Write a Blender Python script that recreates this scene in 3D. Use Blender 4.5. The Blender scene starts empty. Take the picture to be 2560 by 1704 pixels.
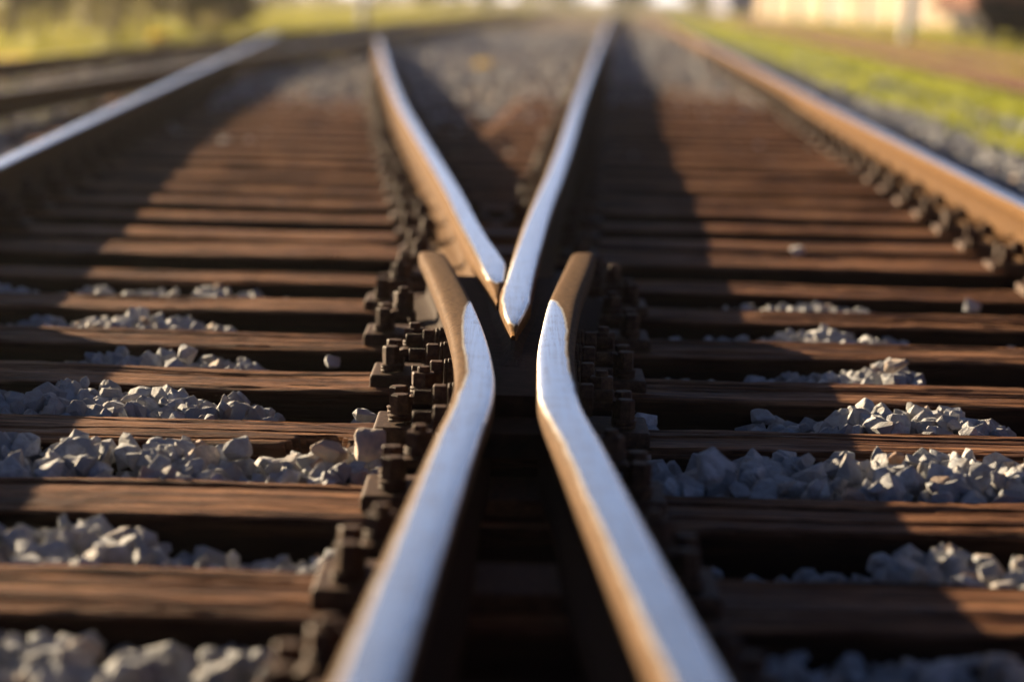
import bpy, bmesh, math, random
import numpy as np
from mathutils import Vector, Matrix

# ------------------------------------------------------------------ camera, sky, sun, exposure
SC = bpy.context.scene
COL = SC.collection
RT = 0.165                      # rail top above the sleeper tops (z = 0)
CAM_Z, PITCH, ROLL = 0.774, 0.14112, 0.02376
SUN_AZ, SUN_EL = math.radians(43), math.radians(13.2)     # azimuth left of the view direction (+Y)

cd = bpy.data.cameras.new("camera")
cam = bpy.data.objects.new("camera", cd)
COL.objects.link(cam)
fw = Vector((0, math.cos(PITCH), -math.sin(PITCH)))
rt = Vector((1, 0, 0)); up = rt.cross(fw)
r2 = rt * math.cos(ROLL) + up * math.sin(ROLL)
u2 = -rt * math.sin(ROLL) + up * math.cos(ROLL)
M = Matrix((r2, u2, -fw)).transposed().to_4x4()
M.translation = (0, 0, CAM_Z)
cam.matrix_world = M
cd.lens = 85; cd.sensor_width = 36; cd.clip_start = 0.05; cd.clip_end = 3000
cd.dof.use_dof = True
cd.dof.focus_distance = 4.52
cd.dof.aperture_fstop = 1.9
cd.dof.aperture_blades = 0
SC.camera = cam

W = bpy.data.worlds.new("World"); SC.world = W; W.use_nodes = True
wn = W.node_tree.nodes; wl = W.node_tree.links
bg = wn["Background"]
sky = wn.new("ShaderNodeTexSky"); sky.sky_type = 'NISHITA'; sky.sun_disc = False
sky.sun_elevation = SUN_EL; sky.sun_rotation = -SUN_AZ
sky.air_density = 0.15; sky.dust_density = 0.45; sky.ozone_density = 1.0
wl.new(sky.outputs[0], bg.inputs[0]); bg.inputs[1].default_value = 0.05

sd = bpy.data.lights.new("sun", 'SUN'); sun = bpy.data.objects.new("sun", sd); COL.objects.link(sun)
sd.energy = 5.0; sd.angle = math.radians(0.5); sd.color = (1.0, 0.78, 0.50)
S = Vector((-math.sin(SUN_AZ) * math.cos(SUN_EL), math.cos(SUN_AZ) * math.cos(SUN_EL), math.sin(SUN_EL)))
sun.rotation_euler = S.to_track_quat('Z', 'Y').to_euler()
sun.location = (-30, 40, 20)

SC.view_settings.view_transform = 'Standard'; SC.view_settings.look = 'None'
SC.view_settings.exposure = 2.2; SC.view_settings.gamma = 1.0
SC.render.engine = 'CYCLES'
SC.cycles.use_denoising = True
SC.cycles.max_bounces = 6
SC.cycles.transparent_max_bounces = 8

R = random.Random(7)
NP = np.random.default_rng(11)

# ------------------------------------------------------------------ helpers
ORD = ["first", "second", "third", "fourth", "fifth", "sixth", "seventh", "eighth", "ninth", "tenth", "eleventh", "twelfth",
       "thirteenth", "fourteenth", "fifteenth", "sixteenth", "seventeenth", "eighteenth", "nineteenth", "twentieth"]


def tag(o, label=None, cat=None, group=None, kind=None):
    if label: o["label"] = label
    if cat: o["category"] = cat
    if group: o["group"] = group
    if kind: o["kind"] = kind
    return o


def empty(name, loc=(0, 0, 0), rz=0.0):
    o = bpy.data.objects.new(name, None); COL.objects.link(o)
    o.location = loc; o.rotation_euler = (0, 0, rz); o.empty_display_size = 0.05
    return o


def link(name, me, mat=None, parent=None, loc=None):
    o = bpy.data.objects.new(name, me); COL.objects.link(o)
    if mat is not None and not me.materials: me.materials.append(mat)
    if parent is not None: o.parent = parent
    if loc is not None: o.location = loc
    return o


def mesh_np(name, V, F, smooth=False, attrs=None):
    """V (n,3); F list of faces or an (m,k) int array"""
    me = bpy.data.meshes.new(name)
    V = np.asarray(V, dtype=np.float32)
    if isinstance(F, np.ndarray):
        m, k = F.shape
        me.vertices.add(len(V)); me.vertices.foreach_set("co", V.ravel())
        me.loops.add(m * k); me.loops.foreach_set("vertex_index", F.astype(np.int32).ravel())
        me.polygons.add(m)
        me.polygons.foreach_set("loop_start", np.arange(0, m * k, k, dtype=np.int32))
        me.polygons.foreach_set("loop_total", np.full(m, k, dtype=np.int32))
        me.update(calc_edges=True)
    else:
        me.from_pydata(V.tolist(), [], [list(f) for f in F]); me.update()
    me.polygons.foreach_set("use_smooth", np.full(len(me.polygons), smooth, dtype=bool))
    for k, a in (attrs or {}).items():
        at = me.attributes.new(k, 'FLOAT', 'POINT'); at.data.foreach_set("value", np.asarray(a, dtype=np.float32))
    return me


def bm_mesh(name, bm, smooth=False):
    me = bpy.data.meshes.new(name); bm.to_mesh(me); bm.free()
    me.polygons.foreach_set("use_smooth", np.full(len(me.polygons), smooth, dtype=bool)); me.update()
    return me


def add_box(bm, x0, x1, y0, y1, z0, z1, bevel=0.0, seg=2):
    r = bmesh.ops.create_cube(bm, size=1.0)
    for v in r["verts"]:
        v.co = Vector(((x0 + x1) / 2 + v.co.x * (x1 - x0), (y0 + y1) / 2 + v.co.y * (y1 - y0), (z0 + z1) / 2 + v.co.z * (z1 - z0)))
    if bevel:
        es = list({e for v in r["verts"] for e in v.link_edges})
        bmesh.ops.bevel(bm, geom=es, offset=bevel, segments=seg, affect='EDGES', profile=0.5)


def add_lathe(bm, prof, n=20, mat=None, rot0=0.0):
    """prof: (r, z) bottom to top; capped. mat: 4x4"""
    rings = []
    for r, z in prof:
        ring = []
        for i in range(n):
            a = rot0 + 2 * math.pi * i / n
            p = Vector((r * math.cos(a), r * math.sin(a), z))
            ring.append(bm.verts.new(mat @ p if mat else p))
        rings.append(ring)
    for a, b in zip(rings, rings[1:]):
        for i in range(n):
            bm.faces.new((a[i], a[(i + 1) % n], b[(i + 1) % n], b[i]))
    bm.faces.new(list(reversed(rings[0]))); bm.faces.new(rings[-1])


def noise1(x, step, rng, amp=1.0):
    x = np.asarray(x, dtype=float)
    lo, hi = x.min() - step, x.max() + 2 * step
    n = int((hi - lo) / step) + 3
    v = rng.uniform(-1, 1, n)
    t = (x - lo) / step; i = np.clip(t.astype(int), 0, n - 2); f = t - i; f = f * f * (3 - 2 * f)
    return amp * (v[i] * (1 - f) + v[i + 1] * f)


def noise2(x, y, step, rng, amp=1.0):
    x = np.asarray(x, float); y = np.asarray(y, float)
    sx, sy = step if isinstance(step, tuple) else (step, step)
    x0, y0 = x.min() - sx, y.min() - sy
    nx = int((x.max() - x0) / sx) + 4; ny = int((y.max() - y0) / sy) + 4
    g = rng.uniform(-1, 1, (nx, ny))
    tx = (x - x0) / sx; ty = (y - y0) / sy
    i = tx.astype(int); j = ty.astype(int); fx = tx - i; fy = ty - j
    fx = fx * fx * (3 - 2 * fx); fy = fy * fy * (3 - 2 * fy)
    return amp * ((g[i, j] * (1 - fx) + g[i + 1, j] * fx) * (1 - fy) + (g[i, j + 1] * (1 - fx) + g[i + 1, j + 1] * fx) * fy)


# ------------------------------------------------------------------ materials
class NT:
    def __init__(s, name):
        s.m = bpy.data.materials.new(name); s.m.use_nodes = True
        s.n = s.m.node_tree.nodes; s.l = s.m.node_tree.links
        s.b = s.n["Principled BSDF"]; s.out = s.n["Material Output"]

    def node(s, t, **kw):
        o = s.n.new(t)
        for k, v in kw.items(): setattr(o, k, v)
        return o

    def set(s, **kw):
        for k, v in kw.items():
            s.b.inputs[k.replace("_", " ")].default_value = v

    def coord(s, kind="Object", scale=(1, 1, 1)):
        tc = s.node("ShaderNodeTexCoord"); mp = s.node("ShaderNodeMapping")
        mp.inputs["Scale"].default_value = scale
        s.l.new(tc.outputs[kind], mp.inputs[0]); return mp.outputs[0]

    def geo(s, scale=(1, 1, 1)):
        tc = s.node("ShaderNodeNewGeometry"); mp = s.node("ShaderNodeMapping")
        mp.inputs["Scale"].default_value = scale
        s.l.new(tc.outputs["Position"], mp.inputs[0]); return mp.outputs[0]

    def noise(s, vec, scale, detail=4, rough=0.55):
        n = s.node("ShaderNodeTexNoise"); n.inputs["Scale"].default_value = scale
        n.inputs["Detail"].default_value = detail; n.inputs["Roughness"].default_value = rough
        s.l.new(vec, n.inputs["Vector"]); return n.outputs["Fac"]

    def ramp(s, fac, stops):
        r = s.node("ShaderNodeValToRGB"); e = r.color_ramp.elements
        e[0].position, e[0].color = stops[0][0], (*stops[0][1], 1)
        e[1].position, e[1].color = stops[-1][0], (*stops[-1][1], 1)
        for p, c in stops[1:-1]:
            q = e.new(p); q.color = (*c, 1)
        s.l.new(fac, r.inputs[0]); return r.outputs[0]

    def math(s, op, a, b=None, c=None, clamp=False):
        m = s.node("ShaderNodeMath", operation=op); m.use_clamp = clamp
        for i, v in enumerate((a, b, c)):
            if v is None: continue
            if isinstance(v, (int, float)): m.inputs[i].default_value = v
            else: s.l.new(v, m.inputs[i])
        return m.outputs[0]

    def mix(s, fac, a, b, blend='MIX'):
        m = s.node("ShaderNodeMix", data_type='RGBA', blend_type=blend)
        for i, v in ((0, fac), (6, a), (7, b)):
            if isinstance(v, (int, float)): m.inputs[i].default_value = v
            elif isinstance(v, tuple): m.inputs[i].default_value = (*v, 1)
            else: s.l.new(v, m.inputs[i])
        return m.outputs[2]

    def attr(s, name):
        a = s.node("ShaderNodeAttribute"); a.attribute_name = name; return a.outputs["Fac"]

    def bump(s, h, strength=0.5, dist=0.01, normal=None):
        b = s.node("ShaderNodeBump"); b.inputs["Strength"].default_value = strength; b.inputs["Distance"].default_value = dist
        s.l.new(h, b.inputs["Height"])
        if normal: s.l.new(normal, b.inputs["Normal"])
        return b.outputs[0]

    def to(s, val, inp):
        s.l.new(val, s.b.inputs[inp])


def m_wood():
    t = NT("weathered_timber")
    oi = t.node("ShaderNodeObjectInfo")
    v = t.geo((1, 1, 1))
    va = t.node("ShaderNodeVectorMath", operation='ADD'); t.l.new(v, va.inputs[0]); t.l.new(oi.outputs["Location"], va.inputs[1])
    mp = t.node("ShaderNodeMapping"); mp.inputs["Scale"].default_value = (1.3, 27, 27); t.l.new(va.outputs[0], mp.inputs[0])
    g = t.noise(mp.outputs[0], 1.6, 6, 0.65)
    mp2 = t.node("ShaderNodeMapping"); mp2.inputs["Scale"].default_value = (4, 95, 95); t.l.new(va.outputs[0], mp2.inputs[0])
    f = t.noise(mp2.outputs[0], 1.5, 5, 0.7)
    big = t.noise(va.outputs[0], 3.5, 4, 0.6)
    c = t.ramp(g, [(0.38, (0.018, 0.006, 0.003)), (0.5, (0.120, 0.050, 0.025)), (0.62, (0.31, 0.155, 0.082))])
    c = t.mix(t.ramp(f, [(0.47, (0,) * 3), (0.58, (0.9,) * 3)]), c, (0.022, 0.010, 0.007))
    pale = t.ramp(big, [(0.42, (0, 0, 0)), (0.68, (1, 1, 1))])
    c = t.mix(t.math('MULTIPLY', t.math('MULTIPLY', pale, 0.6), t.math('SUBTRACT', 1.0, f)), c, (0.34, 0.18, 0.10))
    # sides painted near-black: the shade on the sleeper faces put into the colour
    c = t.mix(t.attr("side_shade"), c, t.mix(t.math('MULTIPLY', g, 0.5), (0.010, 0.006, 0.005), (0.026, 0.014, 0.010)))
    t.to(c, "Base Color")
    fine = t.math('ADD', t.math('MULTIPLY', g, 1.0), t.math('MULTIPLY', f, 0.7))
    t.to(t.bump(fine, 1.0, 0.010), "Normal")
    t.to(t.ramp(f, [(0.3, (0.75,) * 3), (0.7, (0.5,) * 3)]), "Roughness")
    t.b.inputs["Specular IOR Level"].default_value = 0.03
    return t.m


def m_rust(name, dark, mid, light, rough=0.7, scale=60, spec=0.35, bump=0.35):
    t = NT(name)
    v = t.geo()
    a = t.noise(v, scale, 6, 0.7); b = t.noise(v, scale * 0.2, 3, 0.5)
    c = t.ramp(a, [(0.32, dark), (0.52, mid), (0.72, light)])
    c = t.mix(t.math('MULTIPLY', b, 0.45), c, dark)
    t.to(c, "Base Color"); t.b.inputs["Roughness"].default_value = rough
    t.b.inputs["Specular IOR Level"].default_value = spec
    t.to(t.bump(t.noise(v, scale * 8, 5, 0.7), bump, 0.002), "Normal")
    return t.m


def m_rail(name, rough=0.23, web_shade=0.25, shine=(0.74, 0.80, 0.80), rust=((0.034, 0.014, 0.004), (0.120, 0.058, 0.017), (0.22, 0.120, 0.040))):
    """rail steel: a polished running band (attribute 'polish' = metres inside the band) over brown rust"""
    t = NT(name)
    v = t.geo()
    n = t.noise(v, 85, 6, 0.7); n2 = t.noise(v, 160, 4, 0.7)
    rc = t.ramp(n, [(0.3, rust[0]), (0.5, rust[1]), (0.72, rust[2])])
    rc = t.mix(t.math('MULTIPLY', n2, 0.4), rc, rust[0])
    # the head is dry orange rust; web and foot are darkened, their shade painted in
    low = t.math('DIVIDE', t.math('ADD', t.attr("height"), -0.085), 0.035, clamp=True)
    rc = t.mix(low, t.mix(web_shade, rc, (0.016, 0.009, 0.007)), rc)
    st = t.geo((40, 0.35, 40)); sn = t.noise(st, 9, 6, 0.7)
    blot = t.noise(v, 26, 5, 0.65)
    pol = t.attr("polish")
    e = t.math('ADD', pol, t.math('MULTIPLY', t.math('SUBTRACT', t.noise(v, 14, 2, 0.5), 0.5), 0.006))
    e = t.math('ADD', e, t.math('MULTIPLY', t.math('SUBTRACT', sn, 0.5), 0.004))
    fac = t.math('DIVIDE', t.math('ADD', e, 0.0025), 0.0070, clamp=True)
    # worn film that stays on the band in thin lengthwise streaks
    film = t.math('MULTIPLY', t.ramp(t.math('ADD', t.math('MULTIPLY', sn, 0.6), t.math('MULTIPLY', blot, 0.4)), [(0.48, (0, 0, 0)), (0.60, (1, 1, 1))]), 0.55)
    edge = t.math('MULTIPLY', t.math('SUBTRACT', 1.0, t.math('DIVIDE', pol, 0.016, clamp=True)), 0.45)
    film = t.math('ADD', film, edge, clamp=True)
    sc = t.mix(film, shine, (0.42, 0.33, 0.23))
    t.to(t.mix(fac, rc, sc), "Base Color")
    t.to(fac, "Metallic")
    rr = t.math('ADD', rough - 0.08, t.math('MULTIPLY', sn, 0.18))
    mr = t.node("ShaderNodeMix", data_type='FLOAT'); t.l.new(fac, mr.inputs[0]); mr.inputs[2].default_value = 0.8; t.l.new(rr, mr.inputs[3])
    t.to(mr.outputs[0], "Roughness")
    sl = t.node("ShaderNodeMix", data_type='FLOAT'); t.l.new(fac, sl.inputs[0]); sl.inputs[2].default_value = 0.03; sl.inputs[3].default_value = 0.5
    t.to(sl.outputs[0], "Specular IOR Level")
    h = t.math('ADD', t.math('MULTIPLY', t.math('MULTIPLY', sn, fac), 0.30), t.math('MULTIPLY', t.noise(v, 420, 4, 0.7), t.math('SUBTRACT', 1.0, t.math('MULTIPLY', fac, 0.93))))
    t.to(t.bump(h, 0.30, 0.0015), "Normal")
    return t.m


def m_stone():
    t = NT("crushed_limestone")
    v = t.geo()
    tint = t.attr("tint")
    a = t.noise(v, 55, 6, 0.65); b = t.noise(v, 210, 5, 0.7)
    base = t.ramp(tint, [(0.0, (0.24, 0.25, 0.27)), (0.35, (0.39, 0.405, 0.43)), (0.8, (0.55, 0.56, 0.58)), (0.90, (0.55, 0.44, 0.36)), (1.0, (0.36, 0.20, 0.12))])
    c = t.mix(t.ramp(a, [(0.38, (0.75,) * 3), (0.60, (0.0,) * 3)]), base, (0.28, 0.265, 0.26))
    stain = t.ramp(t.noise(v, 20, 4, 0.6), [(0.56, (0,) * 3), (0.68, (1,) * 3)])
    c = t.mix(t.math('MULTIPLY', stain, 0.35), c, (0.42, 0.30, 0.21))
    t.to(c, "Base Color"); t.b.inputs["Roughness"].default_value = 0.8
    t.b.inputs["Specular IOR Level"].default_value = 0.12
    h = t.math('ADD', t.math('MULTIPLY', a, 0.9), t.math('MULTIPLY', b, 0.6))
    t.to(t.bump(h, 0.9, 0.008), "Normal")
    return t.m


def m_simple(name, col, rough=0.7, spec=0.3, var=0.3, scale=8.0, metal=0.0):
    t = NT(name)
    n = t.noise(t.geo(), scale, 5, 0.6)
    lo = tuple(c * (1 - var) for c in col); hi = tuple(min(1, c * (1 + var)) for c in col)
    t.to(t.ramp(n, [(0.3, lo), (0.7, hi)]), "Base Color")
    t.b.inputs["Roughness"].default_value = rough; t.b.inputs["Specular IOR Level"].default_value = spec
    t.b.inputs["Metallic"].default_value = metal
    return t.m


def m_leaf(name, a, b, trans=0.45, scale=1.2):
    t = NT(name)
    n = t.noise(t.geo(), scale, 4, 0.6)
    c = t.ramp(n, [(0.3, a), (0.7, b)])
    t.to(c, "Base Color"); t.b.inputs["Roughness"].default_value = 0.6; t.b.inputs["Specular IOR Level"].default_value = 0.2
    tr = t.node("ShaderNodeBsdfTranslucent"); t.l.new(c, tr.inputs[0])
    mx = t.node("ShaderNodeMixShader"); mx.inputs[0].default_value = trans
    t.l.new(t.b.outputs[0], mx.inputs[1]); t.l.new(tr.outputs[0], mx.inputs[2]); t.l.new(mx.outputs[0], t.out.inputs[0])
    return t.m


def m_ground():
    t = NT("rough_grassland")
    v = t.geo()
    a = t.noise(v, 0.35, 6, 0.6); b = t.noise(v, 6, 5, 0.7)
    c = t.ramp(a, [(0.35, (0.15, 0.105, 0.045)), (0.5, (0.16, 0.145, 0.04)), (0.65, (0.20, 0.20, 0.045))])
    c = t.mix(t.math('MULTIPLY', b, 0.5), c, (0.05, 0.045, 0.02))
    t.to(c, "Base Color"); t.b.inputs["Roughness"].default_value = 0.9; t.b.inputs["Specular IOR Level"].default_value = 0.1
    t.to(t.bump(b, 1.0, 0.08), "Normal")
    return t.m


def m_bed():
    t = NT("ballast_fines")
    v = t.geo()
    a = t.noise(v, 28, 6, 0.7); b = t.noise(v, 0.6, 3, 0.5)
    c = t.ramp(a, [(0.3, (0.05, 0.042, 0.038)), (0.5, (0.15, 0.125, 0.115)), (0.68, (0.32, 0.27, 0.25))])
    c = t.mix(t.ramp(b, [(0.45, (0,) * 3), (0.7, (0.6,) * 3)]), c, (0.06, 0.035, 0.022))
    t.to(c, "Base Color"); t.b.inputs["Roughness"].default_value = 0.95; t.b.inputs["Specular IOR Level"].default_value = 0.03
    t.to(t.bump(a, 1.0, 0.03), "Normal")
    return t.m


MAT = dict(
    wood=m_wood(),
    plate=m_rust("rusty_fastening_steel", (0.022, 0.012, 0.009), (0.070, 0.038, 0.024), (0.16, 0.090, 0.050), 0.65, 70, 0.07),
    rail=m_rail("rail_steel"),
    wing=m_rail("shaded_crossing_steel", web_shade=0.85, rust=((0.035, 0.017, 0.008), (0.10, 0.055, 0.026), (0.18, 0.108, 0.058))),  # web and foot painted mostly dark, in place of shade
    rail_dull=m_rail("little_used_rail_steel", 0.42, 0.3, (0.66, 0.58, 0.48)),
    block=m_rust("dark_oily_steel", (0.008, 0.006, 0.006), (0.022, 0.014, 0.014), (0.045, 0.030, 0.028), 0.8, 40, 0.03),
    oldrail=m_rust("heavy_rail_rust", (0.030, 0.011, 0.006), (0.075, 0.028, 0.013), (0.12, 0.055, 0.027), 0.9, 20, 0.1),
    stone=m_stone(), ground=m_ground(), bed=m_bed(),
    grass=m_leaf("meadow_grass", (0.12, 0.13, 0.022), (0.31, 0.28, 0.055), 0.5, 0.5),
    grass_fresh=m_leaf("fresh_grass", (0.13, 0.165, 0.018), (0.30, 0.30, 0.045), 0.5, 0.8),
    flower=m_leaf("yellow_blossom", (0.55, 0.36, 0.02), (0.75, 0.55, 0.05), 0.4, 3),
    bush=m_leaf("dark_bush_leaf", (0.09, 0.080, 0.034), (0.19, 0.16, 0.07), 0.5, 1.0),
    wood_far=m_leaf("distant_foliage", (0.045, 0.05, 0.02), (0.12, 0.11, 0.035), 0.4, 0.3),
    bark=m_simple("bark", (0.07, 0.05, 0.035), 0.9, 0.2),
    dirt=m_simple("rusty_track_dirt", (0.075, 0.034, 0.017), 0.95, 0.1, 0.5, 2.5),
    cream=m_simple("cream_render", (0.31, 0.24, 0.16), 0.9, 0.2, 0.45, 0.5),
    dark=m_simple("dark_paint", (0.02, 0.018, 0.017), 0.6),
    brownroof=m_simple("brown_roof_sheet", (0.10, 0.06, 0.045), 0.8),
    wagon=m_simple("red_oxide_paint", (0.24, 0.085, 0.045), 0.75, 0.3, 0.4, 2.0),
    under=m_simple("grimy_underframe", (0.010, 0.007, 0.006), 0.9, 0.1),
    galv=m_simple("galvanised_steel", (0.34, 0.35, 0.36), 0.5, 0.5, 0.15, 5, 0.3),
    blue=m_simple("faded_blue_paint", (0.10, 0.12, 0.24), 0.6),
    white=m_simple("white_render", (0.70, 0.72, 0.75), 0.8, 0.3, 0.1),
    orange=m_simple("orange_brown_paint", (0.45, 0.18, 0.09), 0.7),
)

# ------------------------------------------------------------------ the ground
def sheet(name, xs, ys, zf, mat):
    X, Y = np.meshgrid(xs, ys, indexing='ij'); Z = zf(X, Y)
    V = np.stack([X, Y, Z], -1).reshape(-1, 3)
    nx, ny = len(xs), len(ys)
    i = np.arange(nx * ny).reshape(nx, ny)
    F = np.stack([i[:-1, :-1], i[1:, :-1], i[1:, 1:], i[:-1, 1:]], -1).reshape(-1, 4)
    o = link(name, mesh_np(name, V, F, True), mat); return tag(o, kind="structure")


def ramp01(x, a, b): 
    t = np.clip((x - a) / (b - a), 0, 1); return t * t * (3 - 2 * t)


xs = np.concatenate([np.linspace(-600, -40, 14), np.linspace(-36, 36, 61), np.linspace(40, 600, 14)])
ys = np.concatenate([np.linspace(-40, 0, 6), np.linspace(2, 130, 81), np.linspace(140, 1200, 20)])
sheet("ground", xs, ys, lambda X, Y: -0.22 + noise2(X, Y, 7.0, np.random.default_rng(3), 0.05) * (np.abs(X) < 40), MAT["ground"])

bx = np.linspace(-7.5, 9.5, 171); by = np.concatenate([np.linspace(-2, 40, 281), np.linspace(40.5, 125, 140)])


def bed_z(X, Y):
    L = -6.1 + 0.043 * Y; Rr = 2.75 + 0.04 * Y
    z = -0.10 + noise2(X, Y, 0.30, np.random.default_rng(5), 0.016)
    z = z - 0.30 * (1 - ramp01(X, L - 0.9, L + 0.1)) - 0.30 * ramp01(X, Rr - 0.4, Rr + 0.5)
    # the deep cribs near the crossing are mostly empty
    z = z - 0.06 * (Y < 12.2)
    # gravel between the two legs and beyond stands almost to the sleeper tops
    return z + 0.055 * ramp01(Y, 12.2, 14.0)


sheet("ballast_bed", bx, by, bed_z, MAT["bed"])

ox = np.linspace(3.4, 13.0, 97); oy = np.concatenate([np.linspace(5, 60, 111), np.linspace(61, 122, 40)])
OLDC = lambda Y: 5.0 + 0.043 * Y
sheet("dirt_strip", ox, oy, lambda X, Y: -0.145 + noise2(X, Y, .5, np.random.default_rng(8), .02) - .25 * ramp01(np.abs(X - OLDC(Y)), 1.15, 1.7), MAT["dirt"])

# ------------------------------------------------------------------ rails
PROF = [(0.0, .1490), (.007, .1489), (.014, .1486), (.020, .1478), (.0255, .1464), (.0295, .1440), (.0320, .1405), (.0333, .1360), (.0335, .130),
        (.0335, .1180), (.0325, .1100), (.0285, .1065), (.013, .1020), (.0085, .0970), (.0070, .0800), (.0070, .050), (.0085, .0360), (.014, .0280),
        (.035, .0205), (.0580, .0125), (.0622, .0105), (.0625, .0015), (.0610, 0.0)]
FOOT = RT - 0.149


def smooth_path(pts, step):
    P = np.array(pts, float)
    d = np.r_[0, np.cumsum(np.hypot(*np.diff(P, axis=0).T))]
    n = max(2, int(d[-1] / step))
    s = np.linspace(0, d[-1], n + 1)
    # monotone-ish cubic through the points
    m = np.gradient(P, d, axis=0)
    k = np.clip(np.searchsorted(d, s, 'right') - 1, 0, len(d) - 2)
    h = (d[k + 1] - d[k]); t = (s - d[k]) / h
    t = t[:, None]; h = h[:, None]
    Q = (2 * t**3 - 3 * t**2 + 1) * P[k] + (t**3 - 2 * t**2 + t) * h * m[k] + (-2 * t**3 + 3 * t**2) * P[k + 1] + (t**3 - t**2) * h * m[k + 1]
    return Q


def sweep_rail(name, path, mat, parent=None, band=None, hw=None, foot=None, drop=None, z0=FOOT, burr=0.0):
    """path (n,2). band(y)->(lo,hi) of the polished strip; hw(y)->(left,right) half widths of the head; foot(y)->(left,right); drop(y)->top lowering"""
    P = np.asarray(path); n = len(P)
    T = np.gradient(P, axis=0); T /= np.linalg.norm(T, axis=1)[:, None]
    N = np.stack([T[:, 1], -T[:, 0]], 1)         # to the right
    right = np.array(PROF); left = right[::-1][:-1] * [-1, 1]
    prof = np.concatenate([left, right])          # left foot ... top ... right foot
    k = len(prof)
    U = np.tile(prof[:, 0], (n, 1)); H = np.tile(prof[:, 1], (n, 1))
    y = P[:, 1]
    head = H > 0.105; ft = H < 0.035
    if hw:
        l, r = np.array([hw(a) for a in y]).T
        if burr:
            r = r + noise1(y, .045, np.random.default_rng(4), burr) * (y < 6.2) + np.where(y < 6.2, np.abs(noise1(y, .09, np.random.default_rng(6), burr)), 0)
        sc = np.where(U < 0, l[:, None], r[:, None]) / 0.0335
        web = 0.25 + 0.75 * np.clip((H - 0.07) / 0.035, 0, 1)
        U = np.where(H > 0.07, U * (1 + (sc - 1) * web), U)
    if foot:
        l, r = np.array([foot(a) for a in y]).T
        U = np.where(ft, np.where(U < 0, np.maximum(U, -l[:, None]), np.minimum(U, r[:, None])), U)
    if drop:
        dz = np.array([drop(a) for a in y])[:, None]
        H = H - dz * np.clip((H - 0.09) / 0.059, 0, 1)
    V = np.zeros((n, k, 3))
    V[:, :, 0] = P[:, None, 0] + N[:, None, 0] * U; V[:, :, 1] = P[:, None, 1] + N[:, None, 1] * U; V[:, :, 2] = z0 + H
    if band:
        lo, hi = np.array([band(a) for a in y]).T
        pol = np.minimum(U - lo[:, None], hi[:, None] - U)
        pol = np.where(np.tile(prof[:, 1], (n, 1)) < 0.139, -0.02, pol)
    else:
        pol = np.full((n, k), -0.05)
    i = np.arange(n * k).reshape(n, k)
    F = np.stack([i[:-1, :-1], i[1:, :-1], i[1:, 1:], i[:-1, 1:]], -1).reshape(-1, 4)
    Fl = [tuple(f) for f in F[:, ::-1]]
    # bottom and the two ends
    for a in range(n - 1): Fl.append((i[a, 0], i[a + 1, 0], i[a + 1, -1], i[a, -1]))
    Fl.append(tuple(i[0, :])); Fl.append(tuple(i[-1, ::-1]))
    me = mesh_np(name, V.reshape(-1, 3), Fl, True, {"polish": pol.ravel(), "height": H.ravel()})
    sm = np.ones(len(me.polygons), dtype=bool); sm[-2:] = False
    me.polygons.foreach_set("use_smooth", sm)
    return link(name, me, mat, parent)


def interp(tab):
    a = np.array(tab, float)
    if a.shape[1] == 2: return lambda y: float(np.interp(y, a[:, 0], a[:, 1]))
    return lambda y: (float(np.interp(y, a[:, 0], a[:, 1])), float(np.interp(y, a[:, 0], a[:, 2])))


# ---- the crossing: two bent wing rails, the point rail and the splice rail that make the nose, a filler block
lw_pts = [(-0.200, 0.3), (-0.163, 1.2), (-0.126, 2.098), (-0.096, 2.821), (-0.074, 3.35), (-0.0585, 3.70), (-0.0575, 3.86), (-0.062, 4.02),
          (-0.069, 4.19), (-0.087, 4.50), (-0.113, 4.85), (-0.160, 5.40), (-0.206, 5.91)]
rw_pts = [(0.302, 0.3), (0.238, 1.2), (0.176, 2.123), (0.125, 2.90), (0.099, 3.32), (0.0755, 3.70), (0.0755, 3.90), (0.0780, 4.21), (0.090, 4.56),
          (0.105, 4.895), (0.149, 5.55), (0.1745, 5.97)]
left_wing = sweep_rail("wing_rail", smooth_path(lw_pts, 0.025), MAT["wing"],
    band=interp([(0, -.0235, .0325), (3.4, -.0235, .033), (3.7, -.022, .034), (3.95, -.013, .034), (4.2, -.0165, .034), (4.45, -.010, .034), (4.62, -.001, .034), (4.75, .010, .0345), (4.86, .024, .034), (4.93, .038, .030), (6, .05, .0)]),
    hw=interp([(0, .0335, .0335), (4.8, .0335, .0325), (5.5, .0325, .0325), (5.85, .0315, .0315), (5.92, .028, .028)]),
    foot=interp([(0, .0625, .0625), (2.9, .0625, .05), (3.4, .0625, .032), (3.8, .0625, .028), (4.4, .0625, .030), (6, .0625, .030)]),
    drop=interp([(0, 0), (5.5, 0.0), (5.80, .004), (5.92, .014)]))
tag(left_wing, "bent rail from lower left to the throat, brown flared end left of the nose", "rail", "wing rails of the crossing")
right_wing = sweep_rail("wing_rail", smooth_path(rw_pts, 0.025), MAT["wing"],
    band=interp([(0, -.0245, .030), (3.3, -.025, .031), (3.7, -.031, .031), (3.95, -.033, .022), (4.2, -.033, .019), (4.45, -.034, .016), (4.62, -.034, .010), (4.76, -.034, .0), (4.88, -.034, -.016), (4.96, -.032, -.036), (6, .0, -.05)]),
    hw=interp([(0, .0335, .0335), (4.8, .033, .0325), (5.5, .032, .0325), (5.9, .029, .031), (5.97, .025, .028)]),
    foot=interp([(0, .0625, .0625), (2.9, .05, .0625), (3.4, .032, .0625), (3.8, .028, .0625), (4.4, .030, .0625), (6, .030, .0625)]),
    drop=interp([(0, 0), (5.5, 0.0), (5.85, .004), (5.97, .014)]))
tag(right_wing, "bent rail from lower right to the throat, brown flared end right of the nose", "rail", "wing rails of the crossing")

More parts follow.
